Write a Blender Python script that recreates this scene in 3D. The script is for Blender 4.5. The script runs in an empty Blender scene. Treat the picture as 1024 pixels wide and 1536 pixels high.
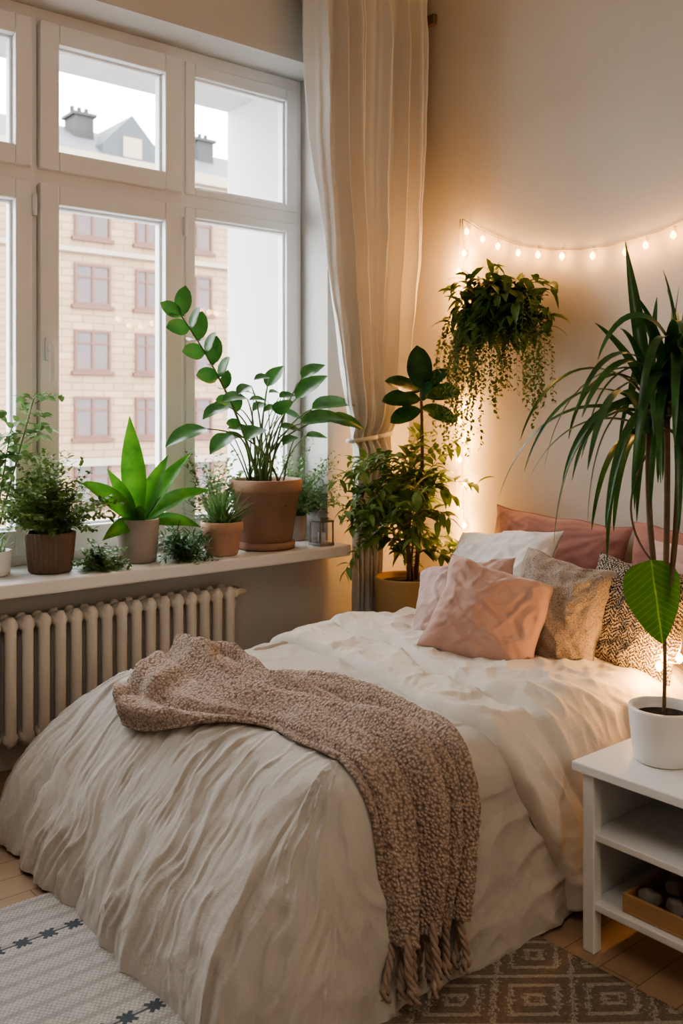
import bpy, math, random, bmesh
from mathutils import Vector, Matrix, noise, Euler
R=random.Random(7)
scene=bpy.context.scene
V=Vector
pi=math.pi

# ------------------------------------------------------------------ nodes / materials
def newmat(name):
    m=bpy.data.materials.new(name); m.use_nodes=True
    nt=m.node_tree; b=nt.nodes['Principled BSDF']
    return m,nt,b
def nd(nt,t,**k):
    n=nt.nodes.new(t)
    for a,v in k.items():
        if a.startswith('i_'):
            key=a[2:]
            key=int(key) if key.isdigit() else key.replace('_',' ')
            if isinstance(v,bpy.types.NodeSocket): nt.links.new(v,n.inputs[key])
            else: n.inputs[key].default_value=v
        else: setattr(n,a,v)
    return n
def mth(nt,op,a,b=None,c=None):
    n=nt.nodes.new('ShaderNodeMath'); n.operation=op
    for i,v in enumerate((a,b,c)):
        if v is None: continue
        if isinstance(v,bpy.types.NodeSocket): nt.links.new(v,n.inputs[i])
        else: n.inputs[i].default_value=v
    return n.outputs[0]
def mixc(nt,fac,a,b):
    n=nt.nodes.new('ShaderNodeMix'); n.data_type='RGBA'
    for i,v in ((0,fac),(6,a),(7,b)):
        if isinstance(v,bpy.types.NodeSocket): nt.links.new(v,n.inputs[i])
        else: n.inputs[i].default_value=(v if i==0 else (v[0],v[1],v[2],1))
    return n.outputs[2]
def coords(nt,scale=(1,1,1)):
    tc=nt.nodes.new('ShaderNodeTexCoord'); mp=nt.nodes.new('ShaderNodeMapping')
    nt.links.new(tc.outputs['Object'],mp.inputs[0]); mp.inputs['Scale'].default_value=scale
    return mp.outputs[0]
def basic(name,c1,c2=None,rough=.6,ns=8,bump=.0,bs=60,scale=(1,1,1),metal=0,sheen=0,bd=.01,detail=4):
    m,nt,b=newmat(name); co=coords(nt,scale)
    n=nd(nt,'ShaderNodeTexNoise',i_Vector=co,i_Scale=ns,i_Detail=detail)
    c2=c2 or tuple(x*.85 for x in c1)
    nt.links.new(mixc(nt,n.outputs[0],c1,c2),b.inputs['Base Color'])
    b.inputs['Roughness'].default_value=rough; b.inputs['Metallic'].default_value=metal
    if sheen: b.inputs['Sheen Weight'].default_value=sheen
    if bump:
        n2=nd(nt,'ShaderNodeTexNoise',i_Vector=co,i_Scale=bs,i_Detail=5)
        bp=nd(nt,'ShaderNodeBump',i_Strength=bump,i_Distance=bd,i_Height=n2.outputs[0])
        nt.links.new(bp.outputs[0],b.inputs['Normal'])
    return m
def leafmat(name,c1,c2,rough=.4,ns=12,tl=.3):
    m,nt,b=newmat(name); co=coords(nt)
    n=nd(nt,'ShaderNodeTexNoise',i_Vector=co,i_Scale=ns,i_Detail=3)
    mr=nd(nt,'ShaderNodeMapRange',i_Value=n.outputs[0]); mr.inputs[1].default_value=.35; mr.inputs[2].default_value=.65
    col=mixc(nt,mr.outputs[0],c1,c2)
    nt.links.new(col,b.inputs['Base Color']); b.inputs['Roughness'].default_value=rough
    tr=nd(nt,'ShaderNodeBsdfTranslucent',i_Color=col); mx=nd(nt,'ShaderNodeMixShader'); mx.inputs[0].default_value=tl
    nt.links.new(b.outputs[0],mx.inputs[1]); nt.links.new(tr.outputs[0],mx.inputs[2])
    nt.links.new(mx.outputs[0],nt.nodes['Material Output'].inputs[0])
    return m
def veinleaf(name,d,side,c1,c2,cv):
    m,nt,b=newmat(name); tc=nd(nt,'ShaderNodeTexCoord')
    def dot(v):
        n=nd(nt,'ShaderNodeVectorMath',operation='DOT_PRODUCT'); nt.links.new(tc.outputs['Object'],n.inputs[0]); n.inputs[1].default_value=v; return n.outputs['Value']
    al=dot(d); ac=mth(nt,'ABSOLUTE',dot(side))
    v=mth(nt,'ABSOLUTE',mth(nt,'SUBTRACT',mth(nt,'FRACT',mth(nt,'MULTIPLY',mth(nt,'SUBTRACT',al,mth(nt,'MULTIPLY',ac,.75)),55.0)),.5))
    vein=mth(nt,'LESS_THAN',v,.06); mid=mth(nt,'LESS_THAN',ac,.0022)
    n=nd(nt,'ShaderNodeTexNoise',i_Vector=tc.outputs['Object'],i_Scale=14,i_Detail=3)
    col=mixc(nt,n.outputs[0],c1,c2); col=mixc(nt,mth(nt,'MAXIMUM',mth(nt,'MULTIPLY',vein,.35),mth(nt,'MULTIPLY',mid,.8)),col,cv)
    nt.links.new(col,b.inputs['Base Color']); b.inputs['Roughness'].default_value=.25
    bp=nd(nt,'ShaderNodeBump',i_Strength=.5,i_Distance=.003,i_Height=v); nt.links.new(bp.outputs[0],b.inputs['Normal'])
    tr=nd(nt,'ShaderNodeBsdfTranslucent',i_Color=col); mx=nd(nt,'ShaderNodeMixShader'); mx.inputs[0].default_value=.35
    nt.links.new(b.outputs[0],mx.inputs[1]); nt.links.new(tr.outputs[0],mx.inputs[2]); nt.links.new(mx.outputs[0],nt.nodes['Material Output'].inputs[0])
    return m
def fabric(name,c1,c2=None,weave=420,bump=.25,ns=6,wr=0,sheen=.2,trans=0):
    m,nt,b=newmat(name); co=coords(nt)
    n=nd(nt,'ShaderNodeTexNoise',i_Vector=co,i_Scale=ns,i_Detail=6)
    c2=c2 or tuple(x*.88 for x in c1)
    col=mixc(nt,n.outputs[0],c1,c2)
    nt.links.new(col,b.inputs['Base Color'])
    b.inputs['Roughness'].default_value=.85; b.inputs['Sheen Weight'].default_value=sheen
    n2=nd(nt,'ShaderNodeTexNoise',i_Vector=co,i_Scale=weave,i_Detail=2)
    n3=nd(nt,'ShaderNodeTexNoise',i_Vector=co,i_Scale=18,i_Detail=4,i_Distortion=1.2)
    h=mth(nt,'ADD',mth(nt,'MULTIPLY',n2.outputs[0],.15),mth(nt,'MULTIPLY',n3.outputs[0],wr))
    bp=nd(nt,'ShaderNodeBump',i_Strength=bump,i_Distance=.02,i_Height=h)
    nt.links.new(bp.outputs[0],b.inputs['Normal'])
    if trans:
        tr=nd(nt,'ShaderNodeBsdfTranslucent',i_Color=col); mx=nd(nt,'ShaderNodeMixShader'); mx.inputs[0].default_value=trans
        nt.links.new(b.outputs[0],mx.inputs[1]); nt.links.new(tr.outputs[0],mx.inputs[2]); nt.links.new(mx.outputs[0],nt.nodes['Material Output'].inputs[0])
    return m

# ------------------------------------------------------------------ mesh builder
def ss(a,b,x):
    t=max(0,min(1,(x-a)/(b-a))); return t*t*(3-2*t)
def interp(k,x):
    if x<=k[0][0]: return k[0][1]
    for (a,va),(b,vb) in zip(k,k[1:]):
        if x<=b:
            t=(x-a)/(b-a); t=t*t*(3-2*t)*.5+t*.5
            return va+(vb-va)*t
    return k[-1][1]
PROF={
 'lance':lambda t: math.sin(pi*min(1,t**.75))**.9 if 0<t<1 else 0,
 'oval':lambda t: max(0,math.sin(pi*t))**.6,
 'heart':lambda t: max(0,math.sin(pi*t**.62))**.7,
 'point':lambda t: max(0,math.sin(pi*t**.85))**.95,
 'strap':lambda t: min(1,.45+t*4)*(max(0,1-t))**.55,
}
class MB:
    def __init__(s,xmin=None,ymax=None,zmin=None):
        s.v=[];s.f=[];s.xmin=xmin;s.ymax=ymax;s.zmin=zmin
    def add(s,p):
        p=V(p)
        if s.xmin is not None and p.x<s.xmin: p.x=s.xmin+.004*R.random()
        if s.ymax is not None and p.y>s.ymax: p.y=s.ymax-.004*R.random()
        if s.zmin is not None and p.z<s.zmin: p.z=s.zmin
        s.v.append(p); return len(s.v)-1
    def box(s,a,b):
        i=len(s.v)
        for x in (a[0],b[0]):
            for y in (a[1],b[1]):
                for z in (a[2],b[2]): s.v.append(V((x,y,z)))
        for q in ((0,1,3,2),(4,6,7,5),(0,4,5,1),(2,3,7,6),(0,2,6,4),(1,5,7,3)): s.f.append(tuple(i+k for k in q))
    def tube(s,pts,rad,n=6,cap=True):
        pts=[V(p) for p in pts]
        if not hasattr(rad,'__len__'): rad=[rad]*len(pts)
        ref=V((0.31,.17,.93)); rows=[]
        for i,p in enumerate(pts):
            d=(pts[min(i+1,len(pts)-1)]-pts[max(i-1,0)]).normalized()
            a=d.cross(ref)
            if a.length<.1: a=d.cross(V((1,0,0)))
            a.normalize(); b=d.cross(a)
            rows.append([s.add(p+(a*math.cos(2*pi*k/n)+b*math.sin(2*pi*k/n))*rad[i]) for k in range(n)])
        for r0,r1 in zip(rows,rows[1:]):
            for k in range(n): s.f.append((r0[k],r0[(k+1)%n],r1[(k+1)%n],r1[k]))
        if cap: s.f.append(tuple(rows[0][::-1])); s.f.append(tuple(rows[-1]))
    def lathe(s,prof,c=(0,0,0),n=40,capb=True,ribs=0,ra=0):
        c=V(c); rows=[]
        for r,z in prof:
            rows.append([s.add(c+V((math.cos(2*pi*k/n)*r*(1+ra*math.cos(ribs*2*pi*k/n)),math.sin(2*pi*k/n)*r*(1+ra*math.cos(ribs*2*pi*k/n)),z))) for k in range(n)])
        for r0,r1 in zip(rows,rows[1:]):
            for k in range(n): s.f.append((r0[k],r0[(k+1)%n],r1[(k+1)%n],r1[k]))
        if capb: s.f.append(tuple(rows[0][::-1]))
        s.f.append(tuple(rows[-1]))
    def leaf(s,base,d,L,W,droop=.5,seg=6,prof='lance',fold=.2,roll=0,curl=0):
        P=PROF[prof]; pos=V(base); d=V(d).normalized()
        up=V((0,0,1)) if abs(d.z)<.95 else V((1,.3,0))
        side=d.cross(up).normalized()
        if roll: side=Matrix.Rotation(roll,3,d)@side
        rows=[]
        for i in range(seg+1):
            t=i/seg; w=max(W/2*P(t),W*.02); side=(side-d*side.dot(d)).normalized(); nr=side.cross(d)
            rows.append([s.add(pos-side*w+nr*fold*w),s.add(pos),s.add(pos+side*w+nr*fold*w)])
            pos=pos+d*(L/seg); d=V((d.x,d.y,d.z-droop/seg)).normalized()
        for a,b in zip(rows,rows[1:]):
            s.f.append((a[0],a[1],b[1],b[0])); s.f.append((a[1],a[2],b[2],b[1]))
        return pos
    def fleaf(s,base,d,nrm,L,W,droop=.5,seg=9,prof='oval',cup=.25):
        P=PROF[prof]; pos=V(base); d=V(d).normalized(); nrm=V(nrm)
        rows=[]
        for i in range(seg+1):
            t=i/seg; w=max(W/2*P(t),W*.015); side=d.cross(nrm).normalized(); nn=side.cross(d).normalized()
            rows.append([s.add(pos+side*w*a+nn*w*cup*(abs(a)**1.5)+nn*.03*w*math.sin(t*17+a*3)) for a in (-1,-.5,0,.5,1)])
            pos=pos+d*(L/seg); d=V((d.x,d.y,d.z-droop/seg)).normalized()
        for a,b in zip(rows,rows[1:]):
            for k in range(4): s.f.append((a[k],a[k+1],b[k+1],b[k]))
    def grid(s,fn,nu,nv):
        i=len(s.v)
        for a in range(nu+1):
            for b in range(nv+1): s.add(fn(a/nu,b/nv))
        for a in range(nu):
            for b in range(nv):
                k=i+a*(nv+1)+b; s.f.append((k,k+nv+1,k+nv+2,k+1))
    def obj(s,name,mat,parent=None,smooth=True,bevel=0,solid=0,sub=0,origin=None,label=None,cat=None,kind=None,group=None):
        me=bpy.data.meshes.new(name)
        o0=V(origin) if origin is not None else V((0,0,0))
        me.from_pydata([v-o0 for v in s.v],[],s.f); me.validate(); me.update()
        if smooth:
            for p in me.polygons: p.use_smooth=True
        o=bpy.data.objects.new(name,me); scene.collection.objects.link(o); o.location=o0
        if mat: me.materials.append(mat)
        if solid:
            m=o.modifiers.new('s','SOLIDIFY'); m.thickness=solid; m.offset=0
        if bevel:
            m=o.modifiers.new('b','BEVEL'); m.width=bevel; m.segments=2; m.limit_method='ANGLE'; m.angle_limit=.7
        if sub:
            m=o.modifiers.new('u','SUBSURF'); m.levels=sub; m.render_levels=sub
        if parent: setpar(o,parent)
        tag(o,label,cat,kind,group)
        return o
def setpar(o,p):
    o.parent=p; o.matrix_parent_inverse=Matrix.Translation(-V(p.location))
def tag(o,label=None,cat=None,kind=None,group=None):
    if label:o['label']=label
    if cat:o['category']=cat
    if kind:o['kind']=kind
    if group:o['group']=group
def empty(name,loc,label,cat,kind=None,group=None):
    o=bpy.data.objects.new(name,None); o.empty_display_size=.05; o.location=loc
    scene.collection.objects.link(o); tag(o,label,cat,kind,group); return o

# ------------------------------------------------------------------ materials
M_wall=basic('plaster',(.60,.565,.51),(.53,.495,.445),.9,ns=2.5,bump=.2,bs=45,bd=.006)
M_wallw=basic('plaster_window',(.58,.575,.56),(.53,.525,.51),.9,ns=2,bump=.08,bs=40,bd=.005)
M_ceil=basic('ceiling_paint',(.78,.77,.74),(.74,.73,.70),.9,ns=2)
M_white=basic('white_paint',(.80,.80,.79),(.76,.76,.75),.35,ns=5)
M_frame=basic('window_frame_paint',(.84,.84,.85),(.79,.79,.80),.35,ns=4,bump=.02,bs=80)
M_rad=basic('radiator_enamel',(.72,.69,.64),(.65,.62,.57),.4,ns=9)
M_terra=basic('terracotta',(.40,.245,.17),(.32,.19,.13),.85,ns=14,bump=.2,bs=90)
M_terra2=basic('terracotta_light',(.58,.34,.24),(.50,.30,.21),.85,ns=20,bump=.15,bs=90)
M_brownpot=basic('brown_ribbed_clay',(.21,.14,.10),(.13,.09,.065),.8,ns=16,bump=.2,bs=60)
M_greypot=basic('grey_taupe_clay',(.40,.345,.31),(.34,.29,.26),.8,ns=10,bump=.12,bs=90)
M_must=basic('mustard_clay',(.52,.34,.16),(.42,.27,.12),.75,ns=8,bump=.15,bs=60)
M_whitepot=basic('white_ceramic',(.80,.79,.77),(.77,.76,.74),.3,ns=5)
M_soil=basic('soil',(.035,.022,.014),(.015,.01,.007),.95,ns=60,bump=.8,bs=90)
M_stem=basic('green_stem',(.12,.21,.06),(.09,.15,.045),.6,ns=20)
M_wood_stem=basic('woody_stem',(.22,.15,.09),(.12,.08,.05),.8,ns=40,bump=.3,bs=90)
M_lzz=leafmat('leaf_deep_green',(.025,.10,.022),(.06,.18,.038),.3)
M_lbright=leafmat('leaf_bright_green',(.04,.17,.02),(.11,.30,.035),.3)
M_lolive=leafmat('leaf_olive',(.08,.16,.03),(.18,.27,.075),.5)
M_lfern=leafmat('leaf_soft_green',(.10,.22,.065),(.21,.33,.13),.55)
M_lrub=leafmat('leaf_dark_waxy',(.012,.05,.022),(.03,.10,.035),.2,tl=.15)
M_ldrac=leafmat('leaf_dracaena',(.022,.075,.022),(.045,.14,.035),.3)
M_lhang=leafmat('leaf_hanging',(.035,.085,.018),(.11,.18,.045),.4,ns=16)
M_ltrail=leafmat('leaf_trailing',(.07,.12,.03),(.15,.20,.06),.5)
M_metal=basic('dark_metal',(.10,.09,.08),(.07,.06,.05),.4,metal=.9)
M_steel=basic('brushed_steel',(.5,.5,.5),(.4,.4,.4),.3,metal=1)
M_linen=fabric('linen_bedspread',(.55,.515,.465),(.49,.455,.41),bump=.5,wr=.4)
M_duvet=fabric('cream_duvet',(.71,.66,.59),(.66,.61,.54),bump=.4,wr=.4)
M_sheet=fabric('white_sheet',(.72,.68,.62),(.68,.63,.57),bump=.3,wr=.3)
M_curt=fabric('curtain_linen',(.76,.74,.70),(.72,.70,.66),weave=300,bump=.2,wr=.15,trans=.15)
M_pmauve=fabric('dusty_rose_cotton',(.36,.185,.165),(.31,.16,.14),bump=.4,wr=.5)
M_ppink=fabric('blush_pink_velvet',(.57,.37,.31),(.51,.325,.27),bump=.4,wr=.5,sheen=.4)
M_ppale=fabric('pale_blush_cotton',(.56,.41,.37),(.51,.37,.335),bump=.4,wr=.5)
M_pwhite=fabric('white_cotton',(.76,.75,.74),(.72,.71,.70),bump=.3,wr=.35)
M_fringe=fabric('knit_yarn',(.46,.35,.28),(.30,.215,.165),weave=300,bump=.8,ns=40)
def knit(name,c1,c2,sc,strength=1.0,dist=.012,lo=.3,hi=.95):
    m,nt,b=newmat(name); co=coords(nt)
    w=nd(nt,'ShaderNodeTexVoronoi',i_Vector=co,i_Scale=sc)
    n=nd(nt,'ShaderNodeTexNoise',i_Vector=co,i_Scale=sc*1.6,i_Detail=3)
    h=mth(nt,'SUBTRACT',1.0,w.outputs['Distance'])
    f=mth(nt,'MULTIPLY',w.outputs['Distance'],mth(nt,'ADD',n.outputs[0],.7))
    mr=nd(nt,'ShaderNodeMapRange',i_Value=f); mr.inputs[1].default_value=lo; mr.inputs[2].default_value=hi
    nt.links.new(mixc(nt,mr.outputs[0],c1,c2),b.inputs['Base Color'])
    b.inputs['Roughness'].default_value=.95; b.inputs['Sheen Weight'].default_value=.2
    bp=nd(nt,'ShaderNodeBump',i_Strength=strength,i_Distance=dist,i_Height=h)
    nt.links.new(bp.outputs[0],b.inputs['Normal']); return m
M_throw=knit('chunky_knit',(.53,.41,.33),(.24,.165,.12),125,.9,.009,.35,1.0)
M_ptan=knit('tan_boucle',(.47,.40,.34),(.28,.225,.18),220,.6,.005)
def patterned():
    m,nt,b=newmat('woven_zigzag'); co=coords(nt)
    sp=nd(nt,'ShaderNodeSeparateXYZ',i_0=co)
    n0=nd(nt,'ShaderNodeTexNoise',i_Vector=co,i_Scale=30,i_Detail=2)
    zz=mth(nt,'ADD',mth(nt,'PINGPONG',sp.outputs[0],.02),mth(nt,'MULTIPLY',n0.outputs[0],.02))
    w=mth(nt,'FRACT',mth(nt,'MULTIPLY',mth(nt,'ADD',sp.outputs[2],zz),75.0))
    n=nd(nt,'ShaderNodeTexNoise',i_Vector=co,i_Scale=210,i_Detail=2)
    f=mth(nt,'GREATER_THAN',mth(nt,'ADD',w,mth(nt,'MULTIPLY',mth(nt,'SUBTRACT',n.outputs[0],.5),3.2)),.55)
    nt.links.new(mixc(nt,f,(.035,.032,.028),(.44,.39,.32)),b.inputs['Base Color'])
    b.inputs['Roughness'].default_value=.95
    bp=nd(nt,'ShaderNodeBump',i_Strength=.5,i_Distance=.004,i_Height=f); nt.links.new(bp.outputs[0],b.inputs['Normal'])
    return m
M_pbw=patterned()
def planks():
    m,nt,b=newmat('oak_floorboards'); co=coords(nt)
    sp=nd(nt,'ShaderNodeSeparateXYZ',i_0=co); x=sp.outputs[0]; y=sp.outputs[1]
    t=mth(nt,'DIVIDE',x,.11); col=mth(nt,'FLOOR',t)
    w1=nd(nt,'ShaderNodeTexWhiteNoise',noise_dimensions='1D',i_W=col)
    ty=mth(nt,'ADD',mth(nt,'DIVIDE',y,1.3),mth(nt,'MULTIPLY',w1.outputs[0],5.0)); row=mth(nt,'FLOOR',ty)
    cb=nd(nt,'ShaderNodeCombineXYZ',i_0=col,i_1=row)
    wn=nd(nt,'ShaderNodeTexWhiteNoise',noise_dimensions='2D'); nt.links.new(cb.outputs[0],wn.inputs['Vector'])
    cg=nd(nt,'ShaderNodeCombineXYZ',i_0=mth(nt,'MULTIPLY',x,70.0),i_1=mth(nt,'MULTIPLY',y,3.5),i_2=mth(nt,'MULTIPLY',wn.outputs[0],30.0))
    g=nd(nt,'ShaderNodeTexNoise',i_Scale=1.0,i_Detail=6,i_Distortion=.6,i_Vector=cg.outputs[0])
    c=mixc(nt,wn.outputs[0],(.36,.25,.16),(.26,.17,.105)); c=mixc(nt,mth(nt,'MULTIPLY',g.outputs[0],.65),c,(.45,.33,.22))
    e=mth(nt,'FRACT',t); gap=mth(nt,'LESS_THAN',mth(nt,'MINIMUM',e,mth(nt,'SUBTRACT',1.0,e)),.013)
    gx=mth(nt,'FRACT',ty); gap2=mth(nt,'LESS_THAN',mth(nt,'MINIMUM',gx,mth(nt,'SUBTRACT',1.0,gx)),.0012)
    gg=mth(nt,'MAXIMUM',gap,gap2)
    nt.links.new(mixc(nt,gg,c,(.13,.085,.05)),b.inputs['Base Color']); b.inputs['Roughness'].default_value=.38
    bp=nd(nt,'ShaderNodeBump',i_Strength=.3,i_Distance=.002,i_Height=mth(nt,'SUBTRACT',1.0,gg)); nt.links.new(bp.outputs[0],b.inputs['Normal'])
    return m
M_floor=planks()
def rugcream():
    m,nt,b=newmat('cream_woven_rug'); co=coords(nt)
    sp=nd(nt,'ShaderNodeSeparateXYZ',i_0=co); x=sp.outputs[0]; y=sp.outputs[1]
    rib=mth(nt,'FRACT',mth(nt,'MULTIPLY',x,120.0)); knot=mth(nt,'FRACT',mth(nt,'ADD',mth(nt,'MULTIPLY',y,75.0),mth(nt,'MULTIPLY',mth(nt,'FLOOR',mth(nt,'MULTIPLY',x,120.0)),.5)))
    h=mth(nt,'MULTIPLY',mth(nt,'PINGPONG',rib,.5),mth(nt,'PINGPONG',knot,.5))
    n=nd(nt,'ShaderNodeTexNoise',i_Vector=co,i_Scale=60,i_Detail=4)
    band=mth(nt,'GREATER_THAN',mth(nt,'FRACT',mth(nt,'MULTIPLY',x,17.0)),.7)
    hh=nd(nt,'ShaderNodeMapRange',i_Value=mth(nt,'ADD',h,mth(nt,'MULTIPLY',n.outputs[0],.2))); hh.inputs[1].default_value=.03; hh.inputs[2].default_value=.24
    c=mixc(nt,hh.outputs[0],(.24,.23,.215),(.54,.52,.49)); c=mixc(nt,mth(nt,'MULTIPLY',band,.55),c,(.26,.25,.235))
    fx=mth(nt,'SUBTRACT',mth(nt,'MULTIPLY',mth(nt,'FRACT',mth(nt,'DIVIDE',mth(nt,'ADD',x,2.47+.2325+4.65),.465)),.465),.2325)
    fy=mth(nt,'SUBTRACT',mth(nt,'MULTIPLY',mth(nt,'FRACT',mth(nt,'DIVIDE',mth(nt,'ADD',y,5),.072)),.072),.036)
    ax=mth(nt,'ABSOLUTE',fx); ay=mth(nt,'ABSOLUTE',fy)
    mn=mth(nt,'MINIMUM',ax,ay); mxx=mth(nt,'MAXIMUM',ax,ay)
    cross=mth(nt,'LESS_THAN',mth(nt,'ADD',mth(nt,'MULTIPLY',mn,1.6),mxx),.024)
    dg=mth(nt,'ABSOLUTE',mth(nt,'SUBTRACT',ax,ay)); diag=mth(nt,'MULTIPLY',mth(nt,'LESS_THAN',dg,.008),mth(nt,'LESS_THAN',mth(nt,'ADD',ax,ay),.038))
    line=mth(nt,'MULTIPLY',mth(nt,'LESS_THAN',ax,.0028),1.0)
    s=mth(nt,'MAXIMUM',mth(nt,'MAXIMUM',cross,diag),line)
    nt.links.new(mixc(nt,s,c,(.07,.085,.10)),b.inputs['Base Color']); b.inputs['Roughness'].default_value=.95
    bp=nd(nt,'ShaderNodeBump',i_Strength=.9,i_Distance=.006,i_Height=h); nt.links.new(bp.outputs[0],b.inputs['Normal'])
    return m
def rugbrown():
    m,nt,b=newmat('brown_diamond_rug'); co=coords(nt)
    n=nd(nt,'ShaderNodeTexNoise',i_Vector=co,i_Scale=110,i_Detail=4)
    sp=nd(nt,'ShaderNodeSeparateXYZ',i_0=co); jj=mth(nt,'MULTIPLY',mth(nt,'SUBTRACT',n.outputs[0],.5),.045)
    x=mth(nt,'ADD',sp.outputs[0],jj); y=mth(nt,'ADD',sp.outputs[1],jj)
    a=mth(nt,'PINGPONG',x,.12); c0=mth(nt,'PINGPONG',y,.15)
    d=mth(nt,'ADD',mth(nt,'DIVIDE',a,.12),mth(nt,'DIVIDE',c0,.15))
    ring=mth(nt,'LESS_THAN',mth(nt,'ABSOLUTE',mth(nt,'SUBTRACT',mth(nt,'FRACT',mth(nt,'MULTIPLY',d,2.5)),.5)),.16)
    b1=mth(nt,'LESS_THAN',mth(nt,'FRACT',mth(nt,'MULTIPLY',n.outputs[0],9.0)),.68)
    s=mth(nt,'MULTIPLY',ring,b1)
    c=mixc(nt,n.outputs[0],(.30,.24,.185),(.13,.10,.075))
    nt.links.new(mixc(nt,s,c,(.52,.46,.38)),b.inputs['Base Color']); b.inputs['Roughness'].default_value=.97
    n2=nd(nt,'ShaderNodeTexNoise',i_Vector=co,i_Scale=200,i_Detail=3)
    bp=nd(nt,'ShaderNodeBump',i_Strength=.9,i_Distance=.01,i_Height=n2.outputs[0]); nt.links.new(bp.outputs[0],b.inputs['Normal'])
    return m
def glassmat(name,fac=.05):
    m,nt,b=newmat(name); nt.nodes.remove(b)
    t=nd(nt,'ShaderNodeBsdfTransparent'); t.inputs[0].default_value=(.97,.98,.98,1)
    g=nd(nt,'ShaderNodeBsdfGlossy'); g.inputs['Roughness'].default_value=.02
    mx=nd(nt,'ShaderNodeMixShader'); mx.inputs[0].default_value=fac
    nt.links.new(t.outputs[0],mx.inputs[1]); nt.links.new(g.outputs[0],mx.inputs[2]); nt.links.new(mx.outputs[0],nt.nodes['Material Output'].inputs[0]); return m
M_glass=glassmat('window_glass',.03)
def emis(name,c,s):
    m,nt,b=newmat(name); b.inputs['Base Color'].default_value=(*c,1); b.inputs['Emission Color'].default_value=(*c,1); b.inputs['Emission Strength'].default_value=s; return m
M_bulb=emis('warm_bulb',(1,.46,.12),13)

# ------------------------------------------------------------------ room shell
def shell(name,boxes,mat,bevel=0):
    mb=MB()
    for a,b in boxes: mb.box(a,b)
    return mb.obj(name,mat,smooth=False,bevel=bevel,kind='structure',label=None)
XW=-3.75; YB=3.6; ZC=3.75
shell('floor',[((XW-.1,-2.0,-.1),(1.6,YB+.1,0))],M_floor)
shell('ceiling',[((XW-.9,-2.0,ZC),(1.6,YB+.1,ZC+.1))],M_ceil)
shell('wall_back',[((XW-.9,YB,0),(1.6,YB+.15,ZC))],M_wall)
shell('wall_right',[((1.5,-2.0,0),(1.6,YB,ZC))],M_wall)
shell('wall_front',[((XW,-2.1,0),(1.6,-2.0,ZC))],M_wall)
XO=-4.65
shell('wall_window',[((XO,-2.0,-.1),(XW,YB,.72)),((XO,-2.0,3.2),(XW,YB,ZC)),((-4.07,3.02,.72),(XW,YB,3.2)),((XO,2.99,.72),(-4.07,YB,3.2)),((XO,-2.0,.72),(XW,.05,3.2))],M_wallw)
mb=MB(); mb.box((-4.0,.0,.72),(-3.55,3.012,.775)); mb.obj('trim_1',M_white,smooth=False,bevel=.008,kind='structure')
mb=MB(); mb.box((XO-.1,.05,.72),(-4.08,2.985,.74)); mb.obj('trim_2',M_frame,smooth=False,kind='structure')
mb=MB(); mb.box((XW,-2,0),(XW+.02,YB,.11)); mb.obj('baseboard_window',M_white,smooth=False,bevel=.004,kind='structure')
mb=MB(); mb.box((XW+.02,YB-.02,0),(1.5,YB,.11)); mb.obj('baseboard_back',M_white,smooth=False,bevel=.004,kind='structure')

# ------------------------------------------------------------------ window
win=empty('window_1',(-4.0,1.5,.775),None,None,kind='structure')
def ring(mb,y0,y1,z0,z1,py0,py1,pz0,pz1,xb,xf):
    mb.box((xb,y0,z0),(xf,py0,z1)); mb.box((xb,py1,z0),(xf,y1,z1))
    mb.box((xb,py0,z0),(xf,py1,pz0)); mb.box((xb,py0,pz1),(xf,py1,z1))
mb=MB(); xb,xf=-4.07,-3.975
for y in (.05,.79,1.548,2.285,2.985):
    w=.035 if y in(.05,2.985) else .03
    mb.box((xb,y,.775),(xf,y+w,3.2))
for z0,z1 in ((.775,.84),(2.425,2.51),(3.12,3.2)): mb.box((xb,.05,z0),(xf-.001,3.02,z1))
mb.obj('window_frame',M_frame,win,False,bevel=.005)
bays=[(.09,.785,.17,.71,1),(.825,1.545,.915,1.472,1),(1.58,2.283,1.667,2.19,1),(2.31,2.99,2.365,2.918,0)]
for (y0,y1,p0,p1,op) in bays:
    for (z0,z1,q0,q1,u) in ((.82,2.435,.93,2.345,0),(2.495,3.14,2.58,3.05,1)):
        mb=MB()
        if not op:
            if u: q0,q1=2.53,3.075
            else: q0,q1=.92,2.385
        ring(mb,y0,y1,z0,z1,p0,p1,q0,q1,-4.045,-3.945 if op else -3.965)
        ring(mb,p0-.002,p1+.002,q0-.002,q1+.002,p0+.012,p1-.012,q0+.012,q1-.012,-4.03,-3.985)
        s=mb.obj('sash',M_frame,win,False,bevel=.006)
        g=MB(); g.box((-4.012,p0,q0),(-4.008,p1,q1)); g.obj('glass_pane',M_glass,s,False)
        if u==0 and op:
            h=MB(); h.box((-3.945,y0+.02,1.66),(-3.93,y0+.05,1.76)); h.box((-3.935,y0+.026,1.70),(-3.90,y0+.044,1.72)); h.box((-3.912,y0+.024,1.57),(-3.897,y0+.046,1.73))
            h.obj('window_handle',M_white,s,False,bevel=.004)
            for zz in (1.0,2.33):
                hb=MB(); hb.tube([(-3.938,y1+.008,zz-.045),(-3.938,y1+.008,zz+.045)],.010,10); hb.obj('hinge',M_white,s)

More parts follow.
